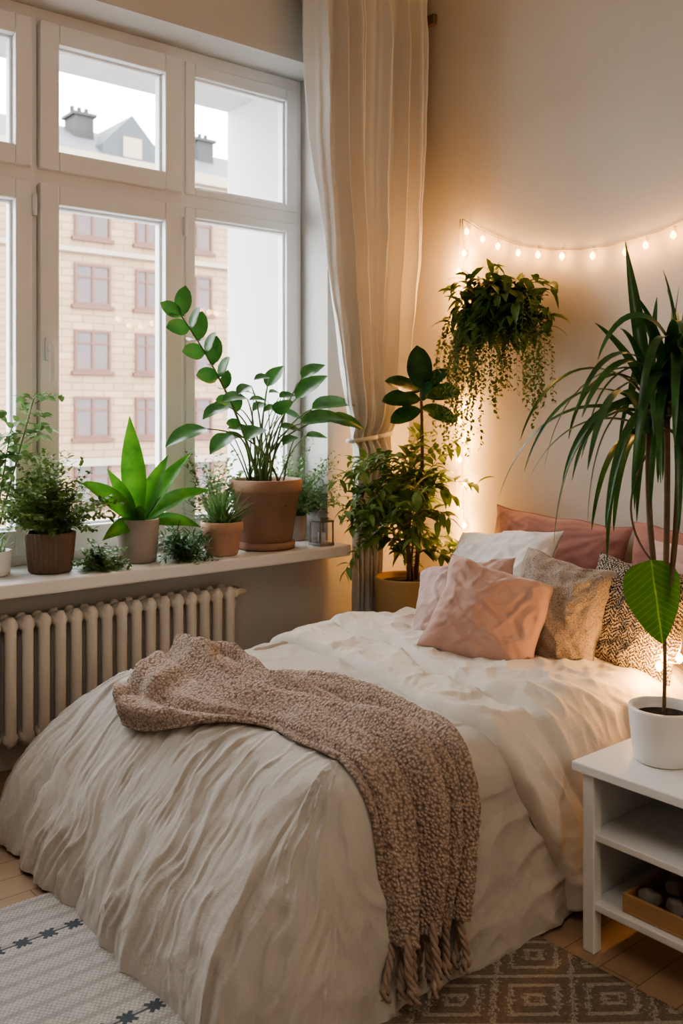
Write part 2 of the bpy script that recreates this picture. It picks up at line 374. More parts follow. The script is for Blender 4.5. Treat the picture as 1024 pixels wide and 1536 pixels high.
# ------------------------------------------------------------------ exterior
def facademat():
    m,nt,b=newmat('pale_rusticated_stone'); tc=nd(nt,'ShaderNodeTexCoord')
    sp=nd(nt,'ShaderNodeSeparateXYZ',i_0=tc.outputs['Object']); cb=nd(nt,'ShaderNodeCombineXYZ',i_0=sp.outputs[1],i_1=sp.outputs[2])
    br=nd(nt,'ShaderNodeTexBrick',i_Vector=cb.outputs[0],i_Scale=1.0)
    br.inputs['Color1'].default_value=(.31,.205,.13,1); br.inputs['Color2'].default_value=(.25,.162,.10,1); br.inputs['Mortar'].default_value=(.14,.09,.057,1)
    br.inputs['Brick Width'].default_value=.85; br.inputs['Row Height'].default_value=.29; br.inputs['Mortar Size'].default_value=.022; br.inputs['Mortar Smooth'].default_value=.3
    nt.links.new(br.outputs[0],b.inputs['Base Color']); b.inputs['Roughness'].default_value=.9; return m
M_fac=facademat()
M_stone=basic('pale_stone_trim',(.31,.25,.19),(.27,.22,.165),.9,ns=1)
M_roof=basic('zinc_roof',(.095,.095,.105),(.07,.07,.078),.7,ns=.6)
M_dorm=basic('dormer_slate',(.055,.06,.07),(.04,.045,.05),.7,ns=.6)
M_chim=basic('chimney_brick',(.045,.045,.045),(.03,.03,.03),.9,ns=1)
M_wred=basic('reddish_window_frame',(.115,.045,.03),(.08,.03,.02),.6,ns=2)
M_wgl=basic('dark_window_glass',(.04,.04,.045),(.11,.065,.05),.25,ns=.8)
M_street=basic('asphalt',(.16,.16,.16),(.12,.12,.12),.9,ns=1)
XF=-34.
bld=empty('apartment_building',(XF-5,22,-9),'pale stone apartment building with reddish windows and grey roof','building')
mb=MB(); mb.box((XF-10,-6,-9),(XF,46,10.9)); mb.obj('facade',M_fac,bld,False)
mb=MB(); mb.box((XF-10,-6,10.9),(XF+.7,46,11.35)); mb.box((XF-10,-6,10.5),(XF+.3,46,10.9)); mb.box((XF,-6,7.6),(XF+.2,46,7.8)); mb.box((XF,-6,-.6),(XF+.25,46,-.3)); mb.obj('cornice',M_stone,bld,False)
mb=MB()
for y in (-6,46):
    for x,z in ((XF+.6,11.35),(XF-2.4,13.1),(XF-7,13.4),(XF-10,11.35)): mb.v.append(V((x,y,z)))
mb.f+= [(0,1,5,4),(1,2,6,5),(2,3,7,6),(0,3,2,1),(4,5,6,7),(0,4,7,3)]
mb.obj('roof',M_roof,bld,False)
for yc in (17.2,24.6,31):
    mb=MB(); j=len(mb.v)
    for x in (XF+.35,XF-3):
        for y,z in ((yc-1.25,11.35),(yc+1.25,11.35),(yc+1.25,11.9),(yc,13.2),(yc-1.25,11.9)): mb.v.append(V((x,y,z)))
    mb.f+=[(0,1,2,3,4),(9,8,7,6,5),(0,5,6,1),(1,6,7,2),(2,7,8,3),(3,8,9,4),(4,9,5,0)]
    dm=mb.obj('dormer',M_dorm,bld,False)
    mb=MB(); mb.box((XF+.3,yc-.4,11.5),(XF+.4,yc+.4,12.3)); mb.obj('dormer_window',M_stone,dm,False)
for yc in (15.9,21.5,29):
    mb=MB(); mb.box((XF-2.2,yc-.4,11.4),(XF-1.2,yc+.4,13.3)); mb.box((XF-2.3,yc-.5,13.3),(XF-1.1,yc+.5,13.42))
    for k in range(3): mb.tube([(XF-1.7,yc-.3+k*.3,13.42),(XF-1.7,yc-.3+k*.3,13.75)],.09,8)
    mb.obj('chimney',M_chim,bld,False)
def facwin(w):
    mb=MB(); h=1.6
    ring(mb,-w/2,w/2,0,h,-w/2+.1,w/2-.1,.1,h-.1,-.05,.09)
    mb.box((-.05,-.05,.1),(.08,.05,h-.1)); mb.box((-.05,-w/2,1.05),(.07,w/2,1.13)); mb.box((-.1,-w/2-.12,-.14),(.16,w/2+.12,0))
    nfr=len(mb.f); mb.box((-.05,-w/2+.05,.05),(.03,w/2-.05,h-.05))
    me=bpy.data.meshes.new('window'); me.from_pydata(mb.v,[],mb.f); me.materials.append(M_wred); me.materials.append(M_wgl)
    for p in me.polygons: p.material_index=1 if p.index>=nfr else 0
    return me
wmA,wmB=facwin(1.5),facwin(1.0)
for r,z in enumerate((-5.2,-2.1,.48,3.05,5.6,8.2)):
    for c in range(-3,13):
        yy=15.68+c*2.32
        o=bpy.data.objects.new('window',(wmA if c%2==0 else wmB)); scene.collection.objects.link(o)
        o.location=(XF,yy,z); setpar(o,bld)
mb=MB(); mb.box((-60,-30,-9.2),(XO,70,-9)); mb.obj('street',M_street,smooth=False,label='grey asphalt street below the window',cat='street')

# ------------------------------------------------------------------ radiator
rad=empty('radiator',(-3.64,1.3,.1),'cream cast-iron column radiator under the window sill','radiator')
mb=MB(); n=31
for k in range(n):
    y=.32+k*.067
    for x in (-3.605,-3.675):
        mb.tube([(x,y,.13),(x,y,.15),(x,y,.18),(x,y,.58),(x,y,.62),(x,y,.638)],[.012,.022,.0235,.0235,.024,.012],10)
    for z in (.165,.60):
        mb.tube([(-3.69,y,z),(-3.68,y,z),(-3.60,y,z),(-3.588,y,z)],[.015,.03,.03,.017],10)
mb.obj('radiator_body',M_rad,rad)
mb=MB(); mb.tube([(-3.64,.27,.60),(-3.64,2.37,.60),(-3.64,2.38,.60),(-3.64,2.39,.60),(-3.64,2.43,.60),(-3.74,2.44,.60)],[.016,.016,.028,.016,.013,.013],10)
mb.obj('pipe',M_rad,rad)
for y in (.5,2.15):
    mb=MB(); mb.box((-3.67,y-.03,0),(-3.61,y+.03,.14)); mb.obj('foot',M_rad,rad,False,bevel=.005)

# ------------------------------------------------------------------ curtain
rod=empty('curtain_rod',(-3.67,3.56,3.55),'dark curtain rod mounted near the ceiling above the window','curtain rod')
mb=MB(); mb.tube([(-3.675,-.3,3.56),(-3.675,3.58,3.56)],.010,10); mb.obj('rod',M_metal,rod)
mb=MB(); mb.box((-3.69,3.572,3.52),(-3.53,3.60,3.575)); mb.obj('bracket',M_wood_stem,rod,False,bevel=.004)
Lk=[(0,3.04),(.9,3.035),(1.2,3.03),(1.36,3.02),(1.73,2.925),(2.16,2.84),(2.8,2.765),(3.65,2.74)]
Rk=[(0,3.2),(.9,3.22),(1.2,3.27),(1.34,3.30),(1.7,3.42),(2.35,3.50),(2.9,3.54),(3.65,3.575)]
def curt(u,v):
    z=.02+v*3.63
    a=interp(Lk,z); b=interp(Rk,z)
    uu=u+.04*noise.noise(V((u*4,z*.5,3)))*math.sin(pi*u)
    wdt=(b-a); y=a+wdt*uu
    amp=(.020+.036*min(1,wdt/.8))*(1-.35*ss(3.35,3.6,z))
    ph=2*pi*5.6*uu+2.2*noise.noise(V((u*3.1,z*.45,7)))
    w1=math.sin(ph); w1=math.copysign(abs(w1)**.7,w1)
    x=-3.565+amp*w1+.28*amp*math.sin(2.37*ph+1+z*.5)+.02*noise.noise(V((u*5,z*1.1,0)))+.006*noise.noise(V((u*18,z*1.8,4)))+.007*noise.noise(V((u*7,z*7,14)))
    bul=math.exp(-((z-1.46)/.13)**2); x+=bul*.05*math.sin(pi*u)
    fold=math.exp(-((z-1.22)/.1)**2); x+=fold*.03*math.sin(pi*u)
    tie=math.exp(-((z-1.31)/.04)**2); x=x*(1-.6*tie)+.6*tie*(-3.575)
    y-=bul*.03*(1-u)
    return V((max(-3.655,min(x,-3.48)),y+.016*math.cos(ph),z))
mb=MB(ymax=3.585); mb.grid(curt,280,180)
cur=mb.obj('curtain',M_curt,solid=.003,origin=(-3.57,3.15,0),label='long off-white linen curtain gathered beside the window',cat='curtain')
mb=MB(); mb.tube([(-3.575+.05*math.cos(t),3.16+.145*math.sin(t),1.31+.02*math.sin(t*1.0)) for t in [k*2*pi/28 for k in range(29)]],.011,8)
mb.obj('tieback',M_curt,cur)

# ------------------------------------------------------------------ bed
BX0,BX1,BY0=-3.05,-1.67,1.36; ZT=.535; RR=.15
HM=ZT-RR; ETOT=RR*pi/2+HM
def drape(s,t,flare=True):
    nx=min(max(s,BX0+RR),BX1-RR); ny=max(t,BY0+RR)
    ox,oy=s-nx,t-ny; l=math.hypot(ox,oy)
    if l<1e-6:
        n=V((0,0,0)); L=0
    else:
        n=V((ox/l,oy/l,0)); L=max(abs(ox),abs(oy))
    th=math.atan2(abs(ox),-oy) if l>1e-6 else 0
    if ox>0: q=BX1+th*.3+(ny-BY0-RR)
    elif ox<0: q=BX0-th*.3-(ny-BY0-RR)
    else: q=nx
    lf_=1.12*(1.0-.88*ss(1.7,2.7,ny))
    fl=(.58 if flare else .1)*max(0,-n.y)**2+((lf_ if flare else .1) if n.x<0 else .10)*n.x**2
    am=pi/2-math.atan(fl*1.7)
    if L<RR*am:
        a=L/RR; out=RR*math.sin(a); dn=RR*(1-math.cos(a)); N=n*math.sin(a)+V((0,0,math.cos(a))); h=0
    else:
        o0=RR*math.sin(am); d0=RR*(1-math.cos(am)); H2=ZT-d0
        h=(L-RR*am)/(ETOT-RR*am)*H2; k=h/H2; kk=max(0,1-k)
        out=o0+fl*H2*(1-kk**1.7); dn=d0+h
        sl=fl*1.7*kk**.7; bb=math.atan(sl); N=n*math.cos(bb)+V((0,0,math.sin(bb)))
    P=V((nx,ny,ZT))+n*out-V((0,0,dn))
    return P,N,h,q,n,L
def rdg(a,b,c): return 1-2*abs(noise.noise(V((a,b,c))))
def crease(a,b,c): return max(0,1-5*abs(noise.noise(V((a,b,c)))))
def bedspread(u,v):
    E=ETOT-.012
    s=BX0+RR-E+u*((BX1-BX0-2*RR)+2*E); t=BY0+RR-E+v*(3.50-(BY0+RR-E))
    P,N,h,q,n,L=drape(s,t)
    k=ss(0,HM,h); side=max(0,n.x)**2
    hv=L if L>0 else -(t-BY0-RR)
    foot=1-side
    f=foot*(.2*ss(0,.15,L)+k)*(.030*noise.noise(V((q*4.0,h*.9,2)))+.018*noise.noise(V((q*11,h*1.5,5))))
    f+=side*k*(.022*noise.noise(V((q*4,h*2,12)))+.012*rdg(q*5,h*6,13))+side*ss(0,.1,L)*.010*crease(q*3+h*3,h*6-q*2,33)
    qq=s if hv<0 else q
    dens=(.22+.78*ss(-.45,.12,hv))*(.65+.6*noise.noise(V((qq*2.2,hv*2.5,71))))
    wob=1.5*noise.noise(V((qq*2.0,hv*3.0,6)))+.7*noise.noise(V((qq*7,hv*8,16)))
    wr=foot*dens*(.009*crease(qq*12+wob,hv*2.2+.4*wob,4)+.0065*rdg(qq*27+1.6*wob,hv*4.5,24)+.0045*rdg(qq*55+1.5*wob,hv*11,14))
    tm=ss(-.1,-.3,hv) if L==0 else 0
    top=.010*noise.noise(V((s*3,t*3,0)))+.010*crease(s*4+t*2,t*4-s,3)*(.4+.6*tm)+.004*rdg(s*12,t*10,43)
    P=P+N*(f+wr+top+.006)
    if P.z<.012: P.z=.012+.002*R.random()
    return P
mb=MB(zmin=.008); mb.grid(bedspread,440,440)
bed=empty('bed',(-2.36,2.45,0),'low double bed dressed in beige linen against the plaster wall','bed')
m2=MB(); m2.box((BX0+.06,BY0+.10,.06),(BX1-.06,3.53,.28)); m2.obj('bed_base',M_sheet,bed,False,bevel=.02)
m2=MB(); m2.box((BX0+.05,BY0+.10,.285),(BX1-.05,3.53,ZT-.05)); m2.obj('mattress',M_sheet,bed,False,bevel=.07)
for x in (BX0+.15,BX1-.15):
    for y in (BY0+.2,3.4):
        m2=MB(); m2.box((x-.03,y-.03,0),(x+.03,y+.03,.062)); m2.obj('bed_leg',M_wood_stem,bed,False)
mb.obj('bedspread',M_linen,origin=(-2.36,2.4,.3),label='crinkled beige linen bedspread draped to the floor over the bed',cat='bedspread')

EDl=.20; EDr=RR*pi/2+.36
def duvet(u,v):
    s0=BX0+RR-EDl; s1=BX1-RR+EDr
    s=s0+u*(s1-s0)
    hang=ss(BX1-RR+.1,s1,s)
    t0=2.13-.16*ss(-2.7,-1.8,s)+.20*hang+.022*noise.noise(V((s*4,0,0)))
    t1=2.98
    t=t0+(t1-t0)*v**1.4
    P,N,h,q,n,L=drape(s,t,flare=False)
    ed=min((t-t0)/.022,(s1-s)/.03,(s-s0)/.05,(t1-t)/.2+.2); ed=max(0,min(1,ed)); th=math.sqrt(1-(1-ed)**2)
    dt=t-t0
    rx=.20+.05*noise.noise(V((s*3,5,0)))+.10*ss(-2.2,-3.0,s)
    rid=.010*math.exp(-((dt-.05)/.05)**2)-.018*math.exp(-((dt-rx+.02)/.014)**2)+.016*ss(rx-.015,rx+.015,dt)*(1-ss(rx+.15,rx+.4,dt))
    w=.014*noise.noise(V((s*4,t*3.5,6)))+.014*crease(s*2.6+t*2,t*4.5-s*2.2,7)+.009*crease(s*5-t*3,t*6+s*3,37)+.006*rdg(s*9+t*4,t*11,9)+.003*rdg(s*25,t*22+s*9,19)
    sd=ss(.03,.35,h)*(.020*math.sin(t*20+1.8*noise.noise(V((t*4,h*3,0))))+.012*rdg(t*14,h*4,21))
    P=P+N*(.006+(.028+rid+w+sd)*th)
    P.x=min(P.x,-1.545)
    return P
mb=MB(zmin=.02); mb.grid(duvet,260,200)
mb.obj('duvet',M_duvet,origin=(-2.3,2.5,.6),label='thick cream duvet folded back and hanging over the bed side',cat='duvet')

lo=[(0,1.38),(.12,1.34),(.30,1.40),(.50,1.50),(.62,1.50),(.8,1.48),(1,1.46)]
hi=[(0,1.72),(.15,1.80),(.4,1.85),(.6,1.86),(.7,1.84),(.85,1.77),(1,1.72)]
S0=-2.82; S1=BX1-RR+RR*pi/2+.20
def throw(a,b):
    s=S0+a*(S1-S0)-.10*b*(1-a)**2
    k=b*13+1.8*noise.noise(V((s*1.5,b*1.2,3)))+s*1.3
    lat=.024*math.sin(2*k+.8)*math.sin(pi*b)
    t=interp(lo,a)+(interp(hi,a)-interp(lo,a))*b+lat+.03*noise.noise(V((s*3,0,1)))
    P,N,h,q,n,L=drape(s,t)
    r1=1-abs(math.sin(k)); r2=1-abs(math.sin(k*1.6+1.3+noise.noise(V((s*2,0,50)))))
    mod=.75+.8*noise.noise(V((s*2.2,b*3,61)))
    f=mod*(.078*r1**1.3+.032*r2**1.2)-.008
    bun=math.exp(-((a-.07)/.12)**2)
    f+=bun*(.01+.045*noise.noise(V((s*7,t*7,2)))+.035*rdg(s*8,t*7,7))
    f+=.010*noise.noise(V((s*9,t*9,5)))
    ed=min(b/.05,(1-b)/.05,a/.04,1)
    f=f*max(.3,ed)
    return P+N*(.020+max(-.004,f))
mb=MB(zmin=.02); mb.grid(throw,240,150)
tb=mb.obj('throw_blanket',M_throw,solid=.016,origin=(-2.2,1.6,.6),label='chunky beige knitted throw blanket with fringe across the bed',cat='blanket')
mb=MB(zmin=.012)
for k in range(13):
    b=(k+.5)/13; p0=throw(1.0,b)
    ln=min(p0.z-.03,.28+.06*R.random())
    dx,dy=R.uniform(0,.03),R.uniform(-.02,.02)
    for st in range(3):
        pts=[];rs=[]
        for i in range(19):
            t=i/18; an=t*13+st*2*pi/3; g=.0055*(1+1.2*max(0,t-.85)/.15)
            pts.append(p0+V((dx*t+g*math.cos(an)+.008*math.sin(t*4+k),dy*t+g*math.sin(an)+.006*math.sin(t*6+k*2),.03-ln*t)))
            rs.append(.0062*(1-.15*t)+(.006 if i==15 else 0))
        mb.tube(pts,rs,5)
mb.obj('fringe',M_fringe,tb)

# ------------------------------------------------------------------ cushions
def cushion(name,w,h,t,loc,rx,rz,mat,label,seed=0,ry=0,group=None,pin=.08,cr=.6):
    mb=MB(); n=56
    def f(sg):
        def g(u,v):
            a=u*2-1;b=v*2-1
            x=w/2*a*(1-pin*(1-b*b)*abs(a)); z=h/2*b*(1-pin*(1-a*a)*abs(b))
            z+=.016*noise.noise(V((a*2,seed,0))); x+=.016*noise.noise(V((seed,b*2,4)))
            k=max(0,(1-abs(a)**2.4))*max(0,(1-abs(b)**2.4)); y=sg*t/2*k**.5
            e=min(1,k*5)
            ca=math.atan2(abs(b)-1.05,abs(a)-1.05)
            y+=cr*sg*e*(.026*noise.noise(V((a*1.5+seed,b*1.5,sg)))+.014*crease(a*1.6+seed+b,b*1.5-a*.6,sg*3)+.012*rdg(ca*5+seed,(a*a+b*b)*1.2,sg+9)+.008*crease(a*3.1+seed,b*3-a,sg+2))
            return V((x,y,z))
        return g
    mb.grid(f(-1),n,n); mb.grid(f(1),n,n)
    o=mb.obj(name,mat,label=label,cat='cushion' if 'cushion' in name else 'pillow',group=group)
    m=o.modifiers.new('w','WELD'); m.merge_threshold=.0005
    o.rotation_euler=Euler((rx,ry,rz),'XYZ'); o.location=loc
    return o
d2=math.radians
cushion('pillow',.76,.46,.17,(-2.64,3.43,.745),d2(-12),d2(0),M_pmauve,'dusty rose pillow standing against the wall',1,ry=d2(3))
cushion('pillow',.68,.46,.17,(-1.92,3.43,.735),d2(-12),d2(0),M_pmauve,'dusty rose pillow standing against the wall',5,ry=d2(2))
cushion('pillow',.56,.46,.17,(-1.72,3.16,.73),d2(-20),d2(4),M_ppale,'pale blush pillow leaning on a rose pillow',9)
cushion('pillow',.56,.46,.17,(-2.66,3.06,.725),d2(-36),d2(2),M_pwhite,'white cotton pillow leaning on rose pillows',12,ry=d2(-6))
cushion('cushion',.42,.40,.15,(-2.53,2.72,.675),d2(-46),d2(24),M_ppale,'pale blush square cushion leaning on a white pillow',22,ry=d2(-12))
cushion('cushion',.40,.40,.14,(-1.865,2.87,.715),d2(-24),d2(2),M_pbw,'black and cream woven square cushion',41,ry=d2(5))
cushion('cushion',.40,.40,.14,(-2.105,2.76,.715),d2(-28),d2(8),M_ptan,'tan boucle square cushion among the pillows',31,ry=d2(8))
cushion('cushion',.41,.38,.16,(-2.235,2.54,.705),d2(-36),d2(30),M_ppink,'blush pink square cushion resting in front of the pillows',52,ry=d2(14))

# ------------------------------------------------------------------ nightstand
ns=empty('nightstand',(-1.26,2.28,0),'white open nightstand with two shelves beside the bed','nightstand')
def bx(name,a,b,mat,par,bev=.003):
    m=MB(); m.box(a,b); return m.obj(name,mat,par,False,bevel=bev)
bx('tabletop',(-1.53,2.07,.475),(-.98,2.49,.5),M_white,ns)
for x in (-1.505,-1.04):
    for y in (2.085,2.445): bx('leg',(x,y,0),(x+.035,y+.035,.475),M_white,ns)
bx('side_panel',(-1.50,2.12,.12),(-1.488,2.445,.475),M_white,ns)
bx('side_panel',(-1.022,2.12,.12),(-1.01,2.445,.475),M_white,ns)
bx('back_panel',(-1.47,2.462,.12),(-1.04,2.474,.475),M_white,ns)
bx('shelf',(-1.488,2.09,.30),(-1.022,2.462,.32),M_white,ns)
bx('shelf',(-1.488,2.09,.115),(-1.022,2.462,.135),M_white,ns)
M_tray=basic('pine_wood',(.50,.31,.15),(.38,.22,.10),.5,ns=20,scale=(1,8,8))
tr=empty('wooden_tray',(-1.26,2.2,.135),'small honey wood tray on the lower nightstand shelf','tray')
m=MB(); m.box((-1.40,2.11,.136),(-1.08,2.33,.145)); m.box((-1.40,2.11,.145),(-1.08,2.12,.185)); m.box((-1.40,2.32,.145),(-1.08,2.33,.185)); m.box((-1.40,2.12,.145),(-1.39,2.32,.185)); m.box((-1.09,2.12,.145),(-1.08,2.32,.185))
m.obj('tray_body',M_tray,tr,False,bevel=.002)
M_stoneb=basic('grey_pebble',(.42,.38,.35),(.16,.15,.14),.6,ns=12)
def blob(name,c,r,mat,**k):
    bmx=bmesh.new(); bmesh.ops.create_icosphere(bmx,subdivisions=3,radius=1)
    for v in bmx.verts:
        q=.85+.25*noise.noise(v.co*1.3+V(c)*9); v.co=V((v.co.x*r[0]*q,v.co.y*r[1]*q,v.co.z*r[2]*q))
    me=bpy.data.meshes.new(name); bmx.to_mesh(me); bmx.free(); me.materials.append(mat)
    for p in me.polygons: p.use_smooth=True
    o=bpy.data.objects.new(name,me); o.location=c; o.rotation_euler=(0,0,R.random()*6); scene.collection.objects.link(o); tag(o,**k); return o
for (x,y) in ((-1.35,2.16),(-1.28,2.17),(-1.21,2.16),(-1.14,2.17),(-1.33,2.25),(-1.25,2.26),(-1.17,2.25)):
    blob('pebble',(x,y,.175),(.034,.03,.029),M_stoneb,label='smooth grey pebble in a wooden tray',cat='stone',group='pebbles in the tray')

# ------------------------------------------------------------------ rugs
mb=MB()
def rugf(x0,x1,y0,y1,zt):
    def g(u,v):
        x=x0+u*(x1-x0); y=y0+v*(y1-y0)
        return V((x+.004*noise.noise(V((y*9,0,0))),y+.004*noise.noise(V((x*9,3,0))),zt+.002*noise.noise(V((x*3,y*3,0)))))
    return g
mb.grid(rugf(-2.68,-1.76,-.6,1.30,.008),60,100); mb.obj('rug',rugcream(),solid=.008,origin=None,label='cream woven rug with rows of dark star motifs',cat='rug')
mb=MB(); mb.grid(rugf(-1.63,-.35,.5,2.03,.008),70,80); mb.obj('rug',rugbrown(),solid=.01,label='brown and cream rug with a diamond lattice pattern',cat='rug')

# ------------------------------------------------------------------ plants
def pot(par,c,rt,rb,h,mat,rim=0,ribs=0,saucer=False,name='pot'):
    mb=MB(); x,y,z=c
    pr=[(rb*.9,0),(rb,.006)]
    if rim: pr+=[(rt*.93,h-rim),(rt,h-rim+.002),(rt*1.01,h-.004),(rt*.99,h)]
    else: pr+=[(rb+(rt-rb)*.35,h*.3),(rb+(rt-rb)*.7,h*.65),(rt,h-.005),(rt*.985,h)]
    pr+=[(rt*.90,h),(rt*.87,h-.012),(rt*.85,h-.035)]
    mb.lathe(pr,c,160 if ribs else 40,ribs=ribs,ra=.03 if ribs else 0); mb.obj(name,mat,par)
    if saucer:
        m3=MB(); m3.lathe([(rb*1.0,0),(rb*1.14,.004),(rb*1.16,.035),(rb*1.1,.036)],(x,y,z),40); m3.obj('saucer',mat,par)
    m4=MB(); m4.lathe([(rt*.2,h-.034),(rt*.86,h-.034),(rt*.86,h-.028),(rt*.4,h-.022),(rt*.05,h-.02)],c,24); m4.obj('soil',M_soil,par)
    return z+h-.025
def rdir(el0,el1,az=None,spread=pi):
    e=math.radians(R.uniform(el0,el1)); a=(az if az is not None else 0)+R.uniform(-spread,spread)
    return V((math.cos(a)*math.cos(e),math.sin(a)*math.cos(e),math.sin(e)))
def branch(st,lf,base,d,L,droop,r0,nl,ll,lw,prof='oval',seg=8,start=.2,ldroop=.5,jit=.5):
    p=V(base); d=V(d).normalized(); pts=[p.copy()]; ds=[d.copy()]
    for i in range(seg):
        d=(d+V((R.uniform(-.1,.1),R.uniform(-.1,.1),-droop/seg))).normalized(); p=p+d*(L/seg); pts.append(p.copy()); ds.append(d.copy())
    if st is not None: st.tube(pts,[r0*(1-.7*i/seg) for i in range(seg+1)],5)
    for k in range(nl):
        t=start+(1-start)*(k+R.random()*.6)/nl; f=t*seg; i=min(seg-1,int(f)); q=pts[i].lerp(pts[i+1],min(1,f-i))
        dd=ds[i]; s=dd.cross(V((0,0,1)))
        if s.length<.1: s=V((R.uniform(-1,1),R.uniform(-1,1),0))
        s.normalize(); s=Matrix.Rotation(R.uniform(-.9,.9),3,dd)@s
        ld=(dd*.6+s*(1 if k%2 else -1)+V((R.uniform(-jit,jit),R.uniform(-jit,jit),R.uniform(-jit,jit)))).normalized()
        lf.leaf(q,ld,ll*R.uniform(.7,1.2),lw*R.uniform(.8,1.15),ldroop,4,prof,.25,roll=R.uniform(-.5,.5))
    return pts
VW=V((.77,-.62,.1))
ZS=.776
P=empty('potted_seedling',(-3.80,1.315,ZS),'tall leafy green seedling in a pale grey pot on the sill','potted plant')
zt=pot(P,(-3.80,1.315,ZS),.085,.075,.10,M_whitepot)
st=MB(xmin=-3.93); lf=MB(xmin=-3.93)
for (dx,dy,h) in ((0,.05,.50),(.02,-.03,.58),(-.02,.12,.66)):
    pts=[V((-3.80+dx*t,1.315+dy*t*1.6,zt+h*t)) for t in [i/8 for i in range(9)]]
    st.tube(pts,[.005*(1-.5*i/8) for i in range(9)],6)
    for j in range(12):
        branch(st,lf,pts[8-(j%4)]-V((0,0,.02*(j%3))),rdir(0,50),R.uniform(.06,.13),.7,.0018,8,.042,.032,'heart',5)
for k in range(60): lf.leaf((-3.80+R.uniform(-.05,.05),1.315+R.uniform(-.05,.05),zt),rdir(30,80),R.uniform(.08,.16),.008,.6,5,'strap')
st.obj('stem',M_stem,P); lf.obj('foliage',M_lfern,P)
P=empty('potted_bush',(-3.74,1.54,ZS),'bushy small-leaved olive green plant in a brown ribbed pot','potted plant')
zt=pot(P,(-3.74,1.54,ZS),.10,.085,.165,M_brownpot,ribs=32)
st=MB(xmin=-3.93,zmin=ZS+.05); lf=MB(xmin=-3.93,zmin=ZS+.03)
for k in range(140):
    b=V((-3.74+R.uniform(-.04,.04),1.54+R.uniform(-.04,.04),zt))
    branch(st,lf,b,rdir(38,88),R.uniform(.20,.39),R.uniform(.3,1.3),.0016,26,.026,.016,'oval',7,.25)
st.obj('stem',M_stem,P); lf.obj('foliage',M_lolive,P)
P=empty('potted_dracaena',(-3.75,1.945,ZS),'bright green broad-leaved dracaena in a taupe clay pot','potted plant')
zt=pot(P,(-3.75,1.945,ZS),.093,.08,.19,M_greypot)
lf=MB(xmin=-3.93)
b=V((-3.75,1.945,zt))
for (dy,dx,el,L,W,dr) in ((-.25,.1,84,.48,.11,.1),(.35,.05,70,.33,.085,.4),(-1,.25,50,.38,.08,.8),(1,.3,44,.36,.08,.9),(-1,.6,10,.27,.07,.7),(1,.5,16,.27,.065,.8),(-.3,1,45,.2,.07,1.0),(1,-.1,58,.42,.075,.6),(-.9,.1,66,.29,.065,.5)):
    a=math.atan2(dy,dx); e=math.radians(el); dd=V((math.cos(a)*math.cos(e),math.sin(a)*math.cos(e),math.sin(e)))
    nn=VW-dd*VW.dot(dd); nn=nn.normalized()+V((0,0,.5))
    lf.fleaf(b+V((dx,dy,0))*.012,dd,nn,L,W,dr,14,'point',.25)
lf.obj('foliage',M_lbright,P)
def tuft(name,c,pr,ph,pm,label,n,el,L,mat,ll=.02,lw=.01,dr=1.2,ymax=None):
    P=empty(name,c,label,'potted plant'); zt=pot(P,c,pr,pr*.85,ph,pm)
    st=MB(xmin=-3.93,ymax=ymax,zmin=ZS+.004); lf=MB(xmin=-3.93,ymax=ymax,zmin=ZS+.004)
    for k in range(n):
        b=V(c)+V((R.uniform(-.4,.4)*pr,R.uniform(-.4,.4)*pr,zt-c[2]))
        branch(st,lf,b,rdir(*el),R.uniform(.5,1)*L,dr,.0016,16,ll,lw,'oval',7,.15)
    st.obj('stem',M_stem,P); lf.obj('foliage',mat,P); return P
tuft('potted_herb',(-3.69,1.735,ZS),.035,.04,M_greypot,'low trailing green herb in a tiny grey pot',55,(5,75),.15,M_lfern,.024,.014)
tuft('potted_rosemary',(-3.67,2.135,ZS),.038,.04,M_greypot,'small spiky green herb in a tiny grey pot',60,(0,75),.18,M_lzz,.045,.008,.6)
P=empty('potted_aloe',(-3.68,2.335,ZS),'spiky grass-like plant in a small terracotta pot','potted plant')
zt=pot(P,(-3.68,2.335,ZS),.098,.075,.155,M_terra2,rim=.045)
lf=MB(xmin=-3.93)
for k in range(150):
    lf.leaf((-3.68+R.uniform(-.03,.03),2.335+R.uniform(-.03,.03),zt),rdir(20,88),R.uniform(.11,.21),.012,R.uniform(.1,.5),5,'strap',.4)
lf.obj('foliage',M_lfern,P)
tuft('potted_herb',(-3.87,2.42,ZS),.045,.13,M_greypot,'fine-leaved green herb in a small grey pot by the glass',50,(55,88),.42,M_lfern,.028,.018,.7)
tuft('potted_fern',(-3.86,2.90,ZS),.055,.13,M_greypot,'feathery pale green fern in a small grey pot',130,(40,85),.50,M_lfern,.028,.013,1.1,ymax=3.01)
cx,cy=-3.735,2.62
P=empty('potted_zz_plant',(cx,cy,ZS),'tall arching green plant in a large terracotta pot with saucer','potted plant')
zt=pot(P,(cx,cy,ZS),.178,.125,.335,M_terra,rim=.06,saucer=True)
st=MB(xmin=-3.93); lf=MB(xmin=-3.93)
def bez(a,b,c,n=14):
    a,b,c=V(a),V(b),V(c); return [a*(1-t)**2+b*2*t*(1-t)+c*t*t for t in [i/n for i in range(n+1)]]
pts=bez((cx+.03,cy-.06,zt),(-3.70,2.44,1.50),(-3.64,2.10,1.86)); st.tube(pts,[.008*(1-.6*i/14) for i in range(15)],7)
